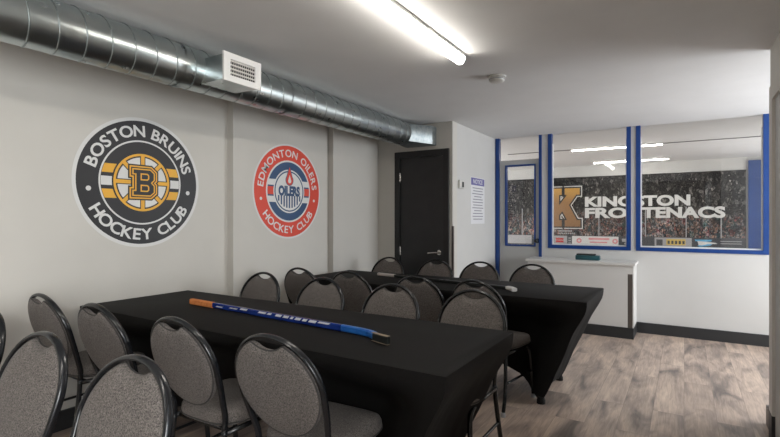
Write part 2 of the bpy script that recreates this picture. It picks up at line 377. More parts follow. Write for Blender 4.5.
# ---- black closet door
d = struct('door_1', B((-2.866, -2.800, DY-.025, DY+.03, 0, 2.07), (-2.242, -2.176, DY-.025, DY+.03, 0, 2.07), (-2.800, -2.242, DY-.025, DY+.03, 1.998, 2.07), bev=.004), 'black_frame')
leaf = struct('door_leaf', B((-2.797, -2.245, DY, DY+.04, .008, 1.995)), 'black_door', d)
hb = bmesh.new()
for z in (.93, 1.78, .25):
    box(hb, -2.806, -2.788, DY-.012, DY+.002, z-.045, z+.045); cyl(hb, (-2.802, DY-.012, z-.05), (-2.802, DY-.012, z+.05), .007, 8)
struct('hinge', hb, 'chrome', d)
hb = bmesh.new(); cyl(hb, (-2.30, DY-.008, .925), (-2.30, DY+.001, .925), .027, 20); cyl(hb, (-2.30, DY-.05, .925), (-2.30, DY-.005, .925), .010, 12)
tube(hb, catmull([(-2.295, DY-.05, .925), (-2.33, DY-.052, .927), (-2.38, DY-.047, .921), (-2.42, DY-.044, .918)], 4), .009, 10)
o = struct('door_handle', hb, 'chrome', d); autosmooth(o)

# ---- glazed grey door with blue frame
d = struct('door_2', B((-2.132, -2.085, YW-.015, YW+.06, 0, HC), (-1.566, -1.530, YW-.012, YW+.06, 0, HC)), 'blue')
struct('door_leaf', B((-2.083, -2.005, YW+.01, YW+.055, .01, 2.068), (-1.612, -1.570, YW+.01, YW+.055, .01, 2.068), (-2.005, -1.612, YW+.01, YW+.055, .01, .955), (-2.005, -1.612, YW+.01, YW+.055, 2.000, 2.068)), 'doorgrey', d)
struct('glass_frame', B((-2.008, -1.988, YW, YW+.06, .945, 2.004), (-1.628, -1.608, YW, YW+.06, .945, 2.004), (-1.988, -1.628, YW, YW+.06, .945, .965), (-1.988, -1.628, YW, YW+.06, 1.984, 2.004)), 'blue', d)
struct('door_pane', B((-1.988, -1.628, YW+.030, YW+.036, .965, 1.984)), 'glass', d)
struct('transom_pane', B((-2.085, -1.566, YW+.030, YW+.036, 2.075, HC)), 'glass', d)
hb = bmesh.new(); bmesh.ops.create_uvsphere(hb, u_segments=16, v_segments=10, radius=.027, matrix=Matrix.Translation((-1.59, YW-.05, 1.02)))
cyl(hb, (-1.59, YW-.05, 1.02), (-1.59, YW+.01, 1.02), .012, 12); cyl(hb, (-1.59, YW+.0, 1.02), (-1.59, YW+.012, 1.02), .030, 20)
autosmooth(struct('door_knob', hb, 'black_pl', d))

# ---- the two big windows: blue frame at sides and sill, white glazing bead, glass up to the ceiling
for i, (a, b) in enumerate(((-1.454, -.521), (-.47, .729))):
    wn = struct('window_%d' % (3+i), B((a, a+.046, YW-.012, YW+.06, .934, HC), (b-.046, b, YW-.012, YW+.06, .934, HC), (a+.046, b-.046, YW-.012, YW+.06, .934, .976)), 'blue')
    struct('glazing_bead', B((a+.046, a+.056, YW+.02, YW+.06, .976, 2.24), (b-.056, b-.046, YW+.02, YW+.06, .976, 2.24), (a+.056, b-.056, YW+.02, YW+.06, .976, .990)), 'white', wn)
    struct('window_pane', B((a+.050, b-.050, YW+.042, YW+.048, .985, HC)), 'glass', wn)

# ---- white ledge cabinet below the window
lc = empty('ledge_cabinet', (-1.04, 5.88, 0), 'white boxed-in ledge with laminate top below the left window', 'cabinet')
def rel(bm, p): return xf(bm, Matrix.Translation((-p[0], -p[1], -p[2])))
P = (-1.04, 5.88, 0)
link('body', rel(B((-1.60, -.52, 5.70, YW-.003, .12, .79), (-.472, -.462, 5.70, YW-.003, .12, .79), (-.52, -.472, 5.72, YW-.003, .12, .79), (-.52, -.472, 5.70, 5.72, .70, .79)), P), 'counter', lc)
link('top_board', rel(B((-1.62, -.445, 5.675, YW-.003, .79, .82), bev=.003), P), 'counter', lc)
link('baseboard', rel(B((-1.60, -.462, 5.69, YW-.016, 0, .12)), P), 'base', lc)
link('corner_strip', rel(B((-.52, -.472, 5.700, 5.72, .12, .70)), P), 'slot', lc)
# box on the ledge
P = (-.955, 5.90, .82)
tb = empty('tissue_box', P, 'small dark teal box with a black top lying on the white ledge', 'box')
bm = bmesh.new(); box(bm, -.13, .13, -.05, .05, 0, .055, bev=.008); autosmooth(link('body', bm, 'teal', tb))
bm = bmesh.new(); box(bm, -.12, .085, -.045, .045, .055, .072, bev=.005); autosmooth(link('lid', bm, 'black_pl', tb))

# ---- notice sheet and thermostat on the side wall
P = (-2.14, 5.46, 1.52)
nt_ = empty('notice_sheet', P, 'white printed notice with purple heading taped to the side wall', 'notice')
link('sheet', B((0, .0015, -.225, .225, -.28, .28)), 'paper', nt_)
link('heading', B((.0015, .0022, -.215, .215, .185, .272)), 'purple', nt_)
bm = fit(text_bm('NOTICE', .01), -.15, .15, .203, .256); xf(bm, Matrix(((0, 0, 1, .0026), (1, 0, 0, 0), (0, 1, 0, 0), (0, 0, 0, 1)))); link('heading_text', bm, 'paper', nt_)
bm = bmesh.new()
for k in range(12):
    z = .150-k*.034; L_ = (.17, .15, .18, .12, .16)[k % 5]
    box(bm, .0015, .002, -L_, L_, z-.005, z+.005)
link('print_lines', bm, 'greyprint', nt_)
P = (-2.14, 4.92, 1.685)
th = empty('thermostat', P, 'small white wall thermostat beside the closet door corner', 'thermostat')
bm = bmesh.new(); box(bm, 0, .028, -.062, .062, -.048, .048, bev=.006); autosmooth(link('housing', bm, 'plastic', th))
link('display', B((.028, .030, -.005, .045, -.030, .030)), 'dark', th)

# ------------------------------------------------------------------ ceiling fixtures
def lamp(name, loc, rz, length, label, group, q=1):
    t = empty(name, loc, label, 'ceiling lamp', group, rz); h = length/2
    bm = bmesh.new(); box(bm, -.038, .038, -h, h, -.018, 0, bev=.003); link('housing', bm, 'lamp_metal', t)
    bm = bmesh.new(); n = 10
    prof = [(-.033*math.cos(PI*k/n), -.018-.042*q*math.sin(PI*k/n)**.8 if 0 < k < n else -.018) for k in range(n+1)]
    ra = [bm.verts.new((x, -h+.012, z)) for x, z in prof]; rb = [bm.verts.new((x, h-.012, z)) for x, z in prof]
    for k in range(n): bm.faces.new((ra[k], ra[k+1], rb[k+1], rb[k]))
    bm.faces.new(ra[::-1]); bm.faces.new(rb); autosmooth(link('diffuser', bm, 'lens', t))
    for s in (-1, 1):
        bm = bmesh.new(); pr = [(-.036*math.cos(PI*k/n), -.016-.047*q*math.sin(PI*k/n)) for k in range(n+1)]
        y0, y1 = sorted((s*h, s*(h-.010)))
        ra = [bm.verts.new((x, y0, z)) for x, z in pr]; rb = [bm.verts.new((x, y1, z)) for x, z in pr]
        for k in range(n): bm.faces.new((ra[k], ra[k+1], rb[k+1], rb[k]))
        bm.faces.new(ra[::-1]); bm.faces.new(rb); link('end_cap', bm, 'lamp_metal', t)
    return t
lamp('ceiling_lamp', (-1.238, 2.25, HC), 0, 1.22, 'long lit ceiling lamp running above the tables in this room', None)
lamp('ceiling_lamp', (-1.245, -1.9, HC), 0, 1.22, 'long lit ceiling lamp behind the viewpoint', None)
lamp('ceiling_lamp', (-.97, 0, HC), 0, 1.2, 'added unseen fill lamp over the closest chairs, nearest the viewpoint', None)  # lamp added out of view to brighten the near tables and chairs
t = lamp('ceiling_lamp', (-.86, 7.62, HC), PI/2+.01, 1.22, 'lit ceiling lamp beyond the windows, nearer the glass, with conduit', 'lamps in the far room', .3)
for a, b in ((-2.4, -.61), (.61, 1.6)): link('conduit', T([(0, a, -.007), (0, b, -.007)], .0055, 8, 1), 'conduit', t)
lamp('ceiling_lamp', (-.83, 9.5, HC), PI/2, 1.22, 'lit ceiling lamp beyond the windows, farther back near the mural', 'lamps in the far room', .3)

# smoke detector
sd = empty('smoke_detector', (-1.19, 3.42, HC), 'round off-white smoke detector on the ceiling past the lamp', 'smoke detector')
def lathe(prof, n=32):
    bm = bmesh.new(); rings = [[bm.verts.new((r*math.cos(2*PI*k/n), r*math.sin(2*PI*k/n), z)) for k in range(n)] for r, z in prof]
    for a, b in zip(rings, rings[1:]):
        for k in range(n): bm.faces.new((a[k], a[(k+1) % n], b[(k+1) % n], b[k]))
    bm.faces.new(rings[0][::-1]); bm.faces.new(rings[-1]); bmesh.ops.recalc_face_normals(bm, faces=bm.faces); return bm
autosmooth(link('base_ring', lathe([(.068, 0), (.068, -.012), (.060, -.016)]), 'plastic', sd))
autosmooth(link('cover', lathe([(.058, -.014), (.056, -.034), (.046, -.044), (.020, -.047)]), 'plastic', sd))
autosmooth(link('vent_ring', lathe([(.0585, -.022), (.0585, -.026)]), 'greyprint', sd))

# ------------------------------------------------------------------ duct
DX, DZ, DR = -2.575, 2.217, .127
du = empty('air_duct', (DX, 0, DZ), 'round galvanised spiral air duct hung below the ceiling along the left wall', 'air duct')
bm = bmesh.new(); tube(bm, [(0, y, 0) for y in (-3.45, -1, 1, 2, 3, 4.36)], DR, 56); autosmooth(link('pipe', bm, 'duct', du), 1.2)
bm = bmesh.new(); pts = []
N_ = int((4.34+3.4)/.12*28)
for k in range(N_):
    a = 2*PI*k/28; pts.append((DR*math.cos(a), -3.4+.12*k/28, -DR*math.sin(a)))
tube(bm, pts, .0042, 5); o = link('spiral_seam', bm, 'seam', du, smooth=True)
for y in (1.72, 2.60):
    bm = bmesh.new(); tube(bm, [(0, y-.02, 0), (0, y+.02, 0)], DR+.005, 56, caps=False); link('coupling', bm, 'duct', du, smooth=True)
# end boot: round to rectangle
n = 56; bm = bmesh.new(); ra = []; rb = []; rc = []
for k in range(n):
    a = 2*PI*k/n; c, s = math.cos(a), math.sin(a); q = max(abs(c)/1, abs(s)/1)
    ra.append(bm.verts.new((DR*c, 4.36, DR*s))); rb.append(bm.verts.new((.055+.185*c/q, 4.62, -.002+.100*s/q))); rc.append(bm.verts.new((.055+.185*c/q, DY, -.002+.100*s/q)))
for a_, b_ in ((ra, rb), (rb, rc)):
    for k in range(n): bm.faces.new((a_[k], a_[(k+1) % n], b_[(k+1) % n], b_[k]))
o = link('end_boot', bm, 'seam', du); autosmooth(o, .35)
# grille box
bm = bmesh.new(); box(bm, DX+.02, -2.280, 1.828, 2.088, 2.118, 2.266); bmesh.ops.translate(bm, verts=bm.verts, vec=(-DX, 0, -DZ)); link('takeoff_box', bm, 'duct', du)
gr = bmesh.new(); x0, x1 = -2.282, -2.268; y0, y1, z0, z1 = 1.815, 2.100, 2.108, 2.276
box(gr, x0, x1, y0, y0+.048, z0, z1); box(gr, x0, x1, y1-.048, y1, z0, z1); box(gr, x0, x1, y0+.048, y1-.048, z0, z0+.036); box(gr, x0, x1, y0+.048, y1-.048, z1-.036, z1)
bmesh.ops.translate(gr, verts=gr.verts, vec=(-DX, 0, -DZ)); G = link('vent_grille', gr, 'white', du)
bm = B((x0+.001, x0+.003, y0+.048, y1-.048, z0+.036, z1-.036)); bmesh.ops.translate(bm, verts=bm.verts, vec=(-DX, 0, -DZ)); link('shade_backing', bm, 'dark', G)  # dark sheet stands in for the shaded inside behind the louvres
bm = bmesh.new()
for k in range(5):
    z = z0+.032+.098*(k+.5)/4.2
    if k < 5: box(bm, x0+.003, x1-.002, y0+.048, y1-.048, z+.006, z+.014) if k < 4 else None
for k in range(1, 12):
    y = y0+.048+(y1-y0-.096)*k/12; box(bm, x0+.003, x0+.006, y-.0012, y+.0012, z0+.036, z1-.036)
bmesh.ops.translate(bm, verts=bm.verts, vec=(-DX, 0, -DZ)); link('louvre', bm, 'plastic', G)

# ------------------------------------------------------------------ round wall decals
# local frame: u to the right as seen (world +Y), v up (world Z), layers stack towards +X
def uvm(layer): return Matrix(((0, 0, 1, layer*.0009), (1, 0, 0, 0), (0, 1, 0, 0), (0, 0, 0, 1)))
def disc(r, n=96):
    return [(r*math.cos(2*PI*k/n), r*math.sin(2*PI*k/n)) for k in range(n)]
def decal_part(name, bm, m, parent, layer): return link(name, xf(bm, uvm(layer)), m, parent)
def ring(r0, r1): return curve_fill([disc(r1), disc(r0)])
def arc_text(s, r, cap, ang_c, span, bottom=False, bold=.012, wscale=1.0):
    """Letters on an arc; the string is centred on ang_c degrees and covers span degrees."""
    items = []; adv = []; words = [[]]
    for ch in s:
        if ch == ' ': items.append(None); adv.append(.42); continue
        b = text_bm(ch, bold); a0, a1, c0, c1 = bounds(b); items.append((b, (a0+a1)/2)); adv.append((a1-a0)+.13)
    tot = sum(adv); x = -tot/2; out = []
    for it, a in zip(items, adv):
        xc = x+a/2; x += a
        if it is None: words.append([]); continue
        b, cx = it; k = cap/.70
        th = math.radians(ang_c)+(-1 if not bottom else 1)*math.radians(span)*xc/tot
        for v in b.verts: v.co.x = (v.co.x-cx)*k*wscale; v.co.y = (v.co.y-.35)*k
        rot = th-PI/2 if not bottom else th+PI/2
        xf(b, Matrix.Translation((r*math.cos(th), r*math.sin(th), 0)) @ Matrix.Rotation(rot, 4, 'Z')); words[-1].append(b)
    return [merge(q) for q in words]
def rect(x0, x1, y0, y1): return [(x0, y0), (x1, y0), (x1, y1), (x0, y1)]
def clip_strip(y0, y1, r, n=12):
    """Horizontal strip clipped to a circle of radius r."""
    R_ = [(math.sqrt(r*r-y*y), y) for y in [y0+(y1-y0)*k/n for k in range(n+1)]]
    return R_+[(-x, y) for x, y in R_[::-1]]
# black and gold decal
t = empty('round_wall_decal', (X1, 1.905, 1.553), 'round black and gold hockey club decal with spoked B, on the left wall', 'wall decal')
decal_part('backing_disc', curve_fill([disc(.455)]), 'd_white', t, 1)
decal_part('outer_disc', curve_fill([disc(.432)]), 'd_black', t, 2)
decal_part('ring', ring(.285, .296), 'd_white', t, 3)
for b in arc_text('BOSTON BRUINS', .362, .076, 90, 152, wscale=1.12, bold=.022): decal_part('lettering', b, 'd_white', t, 3)
for b in arc_text('HOCKEY CLUB', .362, .076, 270, 126, True, wscale=1.12, bold=.022): decal_part('lettering', b, 'd_white', t, 3)
for s in (-1, 1): decal_part('dot', xf(curve_fill([disc(.016, 24)]), Matrix.Translation((s*.362*math.cos(.16), -.362*math.sin(.16), 0))), 'd_white', t, 3)
for y0, y1, m in ((.055, .115, 'd_gold'), (-.030, .030, 'd_white'), (-.115, -.055, 'd_gold')):
    decal_part('stripe', curve_fill([clip_strip(y0, y1, .282)]), m, t, 3)
decal_part('hub_disc', curve_fill([disc(.212)]), 'd_black', t, 4)
decal_part('hub_ring', ring(.186, .202), 'd_gold', t, 5)
decal_part('hub_field', curve_fill([disc(.176)]), 'd_white', t, 5)
for k in range(8):
    a = k*PI/4; hw = .013
    b = xf(curve_fill([rect(0.05, .177, -hw-.006, hw+.006)]), Matrix.Rotation(a, 4, 'Z')); decal_part('spoke_edge', b, 'd_black', t, 6)
    b = xf(curve_fill([rect(0.05, .190, -hw, hw)]), Matrix.Rotation(a, 4, 'Z')); decal_part('spoke', b, 'd_gold', t, 7)
def blockB(s=1, dx=0):
    o = [(-.075, -.095), (.055, -.095), (.085, -.068), (.085, -.020), (.065, 0), (.085, .020), (.085, .068), (.055, .095), (-.075, .095), (-.075, .055), (-.055, .055), (-.055, -.055), (-.075, -.055)]
    h1 = [(-.012, .022), (.030, .022), (.038, .030), (.038, .050), (.030, .058), (-.012, .058)]
    h2 = [(-.012, -.058), (.030, -.058), (.038, -.050), (.038, -.030), (.030, -.022), (-.012, -.022)]
    return o, h1, h2
o_, h1, h2 = blockB()
decal_part('letter_outline', curve_fill([o_], .030), 'd_black', t, 8)
decal_part('letter_outline', curve_fill([o_], .020), 'd_gold', t, 9)
decal_part('letter_outline', curve_fill([o_], .010), 'd_black', t, 10)
decal_part('letter', curve_fill([o_, h1, h2], .002), 'd_gold', t, 11)
decal_part('letter_face', curve_fill([o_, h1, h2], -.007), 'd_black', t, 12)
# red, white and navy decal
t = empty('round_wall_decal', (X2, 3.29, 1.558), 'round red and navy hockey club decal with oil drop, on the left wall', 'wall decal')
decal_part('backing_disc', curve_fill([disc(.446)]), 'd_white', t, 1)
decal_part('outer_disc', curve_fill([disc(.430)]), 'd_red', t, 2)
decal_part('ring', ring(.276, .292), 'd_white', t, 3)
decal_part('navy_field', curve_fill([disc(.276)]), 'd_navy', t, 3)
for b in arc_text('EDMONTON OILERS', .360, .068, 90, 172, wscale=1.1, bold=.015): decal_part('lettering', b, 'd_white', t, 3)
for b in arc_text('HOCKEY CLUB', .360, .068, 270, 116, True, wscale=1.1, bold=.015): decal_part('lettering', b, 'd_white', t, 3)
for s in (-1, 1): decal_part('dot', xf(curve_fill([disc(.014, 24)]), Matrix.Translation((s*.360*math.cos(.22), -.360*math.sin(.22), 0))), 'd_white', t, 3)
decal_part('stripe', curve_fill([clip_strip(-.105, .105, .278)]), 'd_white', t, 4)
decal_part('stripe', curve_fill([clip_strip(-.050, .050, .276)]), 'd_navy', t, 5)
decal_part('stripe', curve_fill([clip_strip(-.036, .036, .276)]), 'd_red', t, 6)
decal_part('hub_disc', curve_fill([disc(.205)]), 'd_white', t, 7)
decal_part('hub_ring', ring(.180, .192), 'd_navy', t, 8)
decal_part('word', fit(text_bm('OILERS', .06), -.142, .142, -.045, .052), 'd_navy', t, 8)
bars = []
for k in range(9):
    x = -.140+k*.035; yb = -math.sqrt(.172**2-x*x)*.92; bars.append(rect(x-.0085, x+.0085, yb, -.040))
decal_part('drip_bars', curve_fill(bars), 'd_navy', t, 8)
def drop(s):
    return [(0, .115*s)]+[(s*.042*math.sin(a), s*(-.042*math.cos(a)+.0)) for a in [2.3-k*4.6/18 for k in range(19)]][:]
decal_part('oil_drop', xf(curve_fill([drop(1.25)]), Matrix.Translation((0, .105, 0))), 'd_navy', t, 9)
decal_part('oil_drop', xf(curve_fill([drop(1.08)]), Matrix.Translation((0, .105, 0))), 'd_red', t, 10)
decal_part('oil_drop', xf(curve_fill([drop(.50)]), Matrix.Translation((0, .098, 0))), 'd_white', t, 11)

# ------------------------------------------------------------------ mural beyond the windows
MY = 10.10
mu = empty('crowd_mural', (0, MY, 0), 'wide dark crowd photo mural with gold K and team name beyond the windows', 'mural')
link('print', B((-4.4, .90, 0, .018, .45, 2.145)), 'crowd', mu)
def mlay(l): return Matrix(((1, 0, 0, 0), (0, 0, -1, -l*.0012), (0, 1, 0, 0), (0, 0, 0, 1)))
def mpart(name, bm, m, l): return link(name, xf(bm, mlay(l)), m, mu)
for a, x0, x1 in (('KING', -1.69, -.835), ('STON', -.80, .095)): mpart('lettering', fit(text_bm(a, .045, spacing=1.0), x0, x1, 1.540, 1.745), 'm_white', 2)
for a, x0, x1 in (('FRO', -1.69, -.925), ('N', -.89, -.71), ('TENACS', -.68, .612)): mpart('lettering', fit(text_bm(a, .045, spacing=1.0), x0, x1, 1.316, 1.522), 'm_white', 2)
# K: varsity slab letter
kx0, kx1, kz0, kz1 = -2.42, -1.775, 1.145, 1.925
def k2(p): return (kx0+p[0]*(kx1-kx0), kz0+p[1]*(kz1-kz0))
K_ = [(0, 0), (.44, 0), (.44, .17), (.36, .17), (.36, .30), (.46, .40), (.60, .17), (.53, .17), (.53, 0), (1, 0), (1, .17), (.90, .17), (.66, .56), (.88, .83), (.98, .83), (.98, 1), (.53, 1), (.53, .83), (.60, .83), (.36, .56), (.36, .83), (.44, .83), (.44, 1), (0, 1), (0, .83), (.09, .83), (.09, .17), (0, .17)]
K_ = [k2(p) for p in K_]
mpart('monogram_outline', curve_fill([K_], .045), 'm_white', 2)
mpart('monogram_outline', curve_fill([K_], .027), 'm_black', 3)
mpart('monogram', curve_fill([K_], .0), 'm_gold', 4)
def mr_(name, x0, x1, z0, z1, m, l): return mpart(name, curve_fill([rect(x0, x1, z0, z1)]), m, l)
ZB0, ZB1 = .775, .955
mr_('advert_board', -4.4, .90, ZB0-.015, ZB1+.012, 'm_dark', 1)
for x0, x1, m in ((-2.30, -2.03, 'm_grey'), (-1.935, -1.08, 'm_white'), (-.62, -.50, 'm_dark'), (-.47, .115, 'm_grey'), (-3.3, -2.75, 'm_grey')):
    mr_('advert_board', x0, x1, ZB0, ZB1, m, 2)
mr_('red_line', -1.22, -.40, .60, ZB0+.012, 'm_red', 3)
mr_('board_print', -2.25, -2.10, .82, .91, 'm_red', 3)
mpart('board_print', fit(merge([xf(text_bm('HHHHH', -.01), Matrix.Identity(4))]), -2.26, -2.08, .85, .88), 'm_white', 4)
for z in (.90, .85, .80): mr_('board_print', -2.005, -1.955+.0, z, z+.022, 'm_grey', 3)
mr_('board_print', -1.62, -1.24, .885, .925, 'm_pink', 3); mr_('board_print', -1.60, -1.28, .825, .85, 'm_pink', 3)
for cx in (-1.80, -1.14): mpart('board_print', xf(ring(.022, .05), Matrix.Translation((cx, .865, 0))), 'm_pink', 3)
mr_('board_print', -1.02, -.70, .86, .92, 'm_grey', 3); mr_('board_print', -.98, -.74, .81, .84, 'm_grey', 3)
mr_('board_print', -.44, -.34, .81, .92, 'm_dark', 3); mr_('board_print', -.28, .02, .82, .93, 'm_yellow', 3)
for k in range(5): mr_('board_print', -.26+k*.058, -.225+k*.058, .84, .90, 'm_dark', 4)
mpart('board_print', curve_fill([[(.16, .93), (.42, .93), (.40, .90), (.30, .89), (.42, .85), (.40, .83), (.24, .80), (.20, .82), (.28, .86), (.24, .90), (.17, .90)]]), 'm_sky', 3)
mpart('board_print', curve_fill([[(.20, .905), (.46, .88), (.50, .86), (.34, .85), (.28, .83), (.22, .83)]]), 'm_white', 4)
for z in (.90, .86): mr_('board_print', .54, .84, z, z+.012, 'm_grey', 3)
for z, x1 in ((1.055, -1.93), (1.005, -1.87)):
    bm = bmesh.new()
    for k in range(9):
        x = -2.2+k*(x1+2.2)/9; box(bm, x, x+.024, z-.015, z+.015, 0, .0005)
    mpart('small_print', bm, 'm_grey', 2)
for x in (-1.43, -.62, .03, .55, -2.95): mr_('rink_glass_post', x-.008, x+.008, ZB1, 1.52, 'm_grey', 1)
# blue door in the far room to the right of the mural
fd = struct('door_4', B((.93, 1.02, 10.07, 10.12, 0, 2.30), (1.62, 1.70, 10.07, 10.12, 0, 2.30), (1.02, 1.62, 10.07, 10.12, 2.0, 2.30)), 'blue')
struct('door_leaf', B((1.02, 1.62, 10.095, 10.12, 0, 2.0)), 'blue', fd)

# ------------------------------------------------------------------ tables with fitted black covers
def make_table(name, x0, x1, y0, y1, label_t, label_c):
    cx, cy = (x0+x1)/2, (y0+y1)/2; Z = .75
    t = empty(name, (cx, cy, 0), label_t, 'table', 'tables under black covers')
    hx, hy = (x1-x0)/2, (y1-y0)/2
    bm = bmesh.new(); box(bm, -hx+.02, hx-.02, -hy+.03, hy-.03, Z-.036, Z-.006, bev=.006); link('tabletop', bm, 'table_top', t)
    for sx in (-1, 1):
        for sy in (-1, 1):
            link('leg', T([(sx*(hx-.44), sy*(hy-.29), Z-.04), (sx*(hx-.42), sy*(hy-.29), .4), (sx*(hx-.40), sy*(hy-.29), .0)], .013, 8, 4), 'tube', t)
        link('stretcher', T([(sx*(hx-.42), -(hy-.29), .4), (sx*(hx-.42), 0, .4), (sx*(hx-.42), hy-.29, .4)], .010, 8, 3), 'tube', t)
    # cover
    c = empty('table_cover', (cx, cy, 0), label_c, 'tablecloth', 'stretch covers on the two tables')
    foot = (hx-.315, hy-.09)
    prof = [(0, 1.0), (.005, .955), (.03, .90), (.11, .83), (.28, .70), (.48, .50), (.68, .32), (.86, .12), (1, .0)]
    NZ = 28; NL = 44; NW = 18
    def pf(t_):   # t_: 0 top .. 1 bottom -> inward fraction
        z = 1-t_
        pts = sorted((b_, a_) for a_, b_ in prof)
        for (za, fa), (zb, fb) in zip(pts, pts[1:]):
            if za <= z <= zb: return fa+(fb-fa)*(z-za)/(zb-za)
        return 0
    bm = bmesh.new()
    per = []   # perimeter samples: (corner index, fraction)
    cor = [(-1, -1), (1, -1), (1, 1), (-1, 1)]
    for s in range(4):
        n_ = NL if s % 2 == 0 else NW
        for k in range(n_): per.append((s, k/n_))
    rows = []
    for j in range(NZ+1):
        t_ = j/NZ; f = pf(t_); row = []
        rr = .012
        for s, q in per:
            a, b_ = cor[s], cor[(s+1) % 4]
            A = Vector((a[0]*(hx-f*(hx-foot[0])), a[1]*(hy-f*(hy-foot[1])), 0)); Bv = Vector((b_[0]*(hx-f*(hx-foot[0])), b_[1]*(hy-f*(hy-foot[1])), 0))
            p = A.lerp(Bv, q)
            h = 4*q*(1-q); long = s % 2 == 0
            e_ = min(q, 1-q)*(2*hx); sm = lambda v: max(0, min(1, v))**2*(3-2*max(0, min(1, v)))
            sag = (.19*sm(e_/.28)*sm((t_-.06)/.30)) if long else .035*h*math.sin(PI*t_)
            nrm = Vector((0, -a[1] if long else 0, 0)) if long else Vector((-a[0], 0, 0))
            p += nrm*sag
            # shallow tension folds running from the corners
            if t_ > .09:
                e = min(q, 1-q)*(2*hx if long else 2*hy)
                p += nrm*.006*math.sin(e*46+t_*7)*math.exp(-e*5)*min(1, t_*3)
            hem = (.27 if long else .05)*h**.85
            z = Z*(1-t_)+hem*t_**1.0
            if long: z = Z-(Z-hem)*t_
            p.z = z; row.append(bm.verts.new(p))
        rows.append(row)
    for a_, b_ in zip(rows, rows[1:]):
        m_ = len(a_)
        for k in range(m_): bm.faces.new((b_[k], b_[(k+1) % m_], a_[(k+1) % m_], a_[k]))
    # top with a softly rounded rim
    top = []
    for k, (s, q) in enumerate(per):
        v = rows[0][k].co; top.append(bm.verts.new((v.x*(hx-.008)/hx, v.y*(hy-.008)/hy, Z+.004)))
    m_ = len(top)
    for k in range(m_): bm.faces.new((rows[0][k], rows[0][(k+1) % m_], top[(k+1) % m_], top[k]))
    bm.faces.new(top)
    bmesh.ops.recalc_face_normals(bm, faces=bm.faces)
    o = link('cloth', bm, 'cloth', c); autosmooth(o, .8)
    for sx in (-1, 1):
        for sy in (-1, 1):
            b = lathe([(.030, 0), (.030, .02), (.022, .045)], 14); xf(b, Matrix.Translation((sx*(foot[0]-.003), sy*(foot[1]-.003), 0))); link('foot_pocket', b, 'cloth', c)
    return t
make_table('folding_table', -3.215, -.697, 1.483, 2.243, 'long folding table under black cover nearest the viewpoint, blue stick on top', 'black stretch cover on the near table, under the blue stick')
make_table('folding_table', -3.04, -.538, 3.290, 4.045, 'long folding table under black cover farther back, near the black door', 'black stretch cover on the far table, towards the windows')

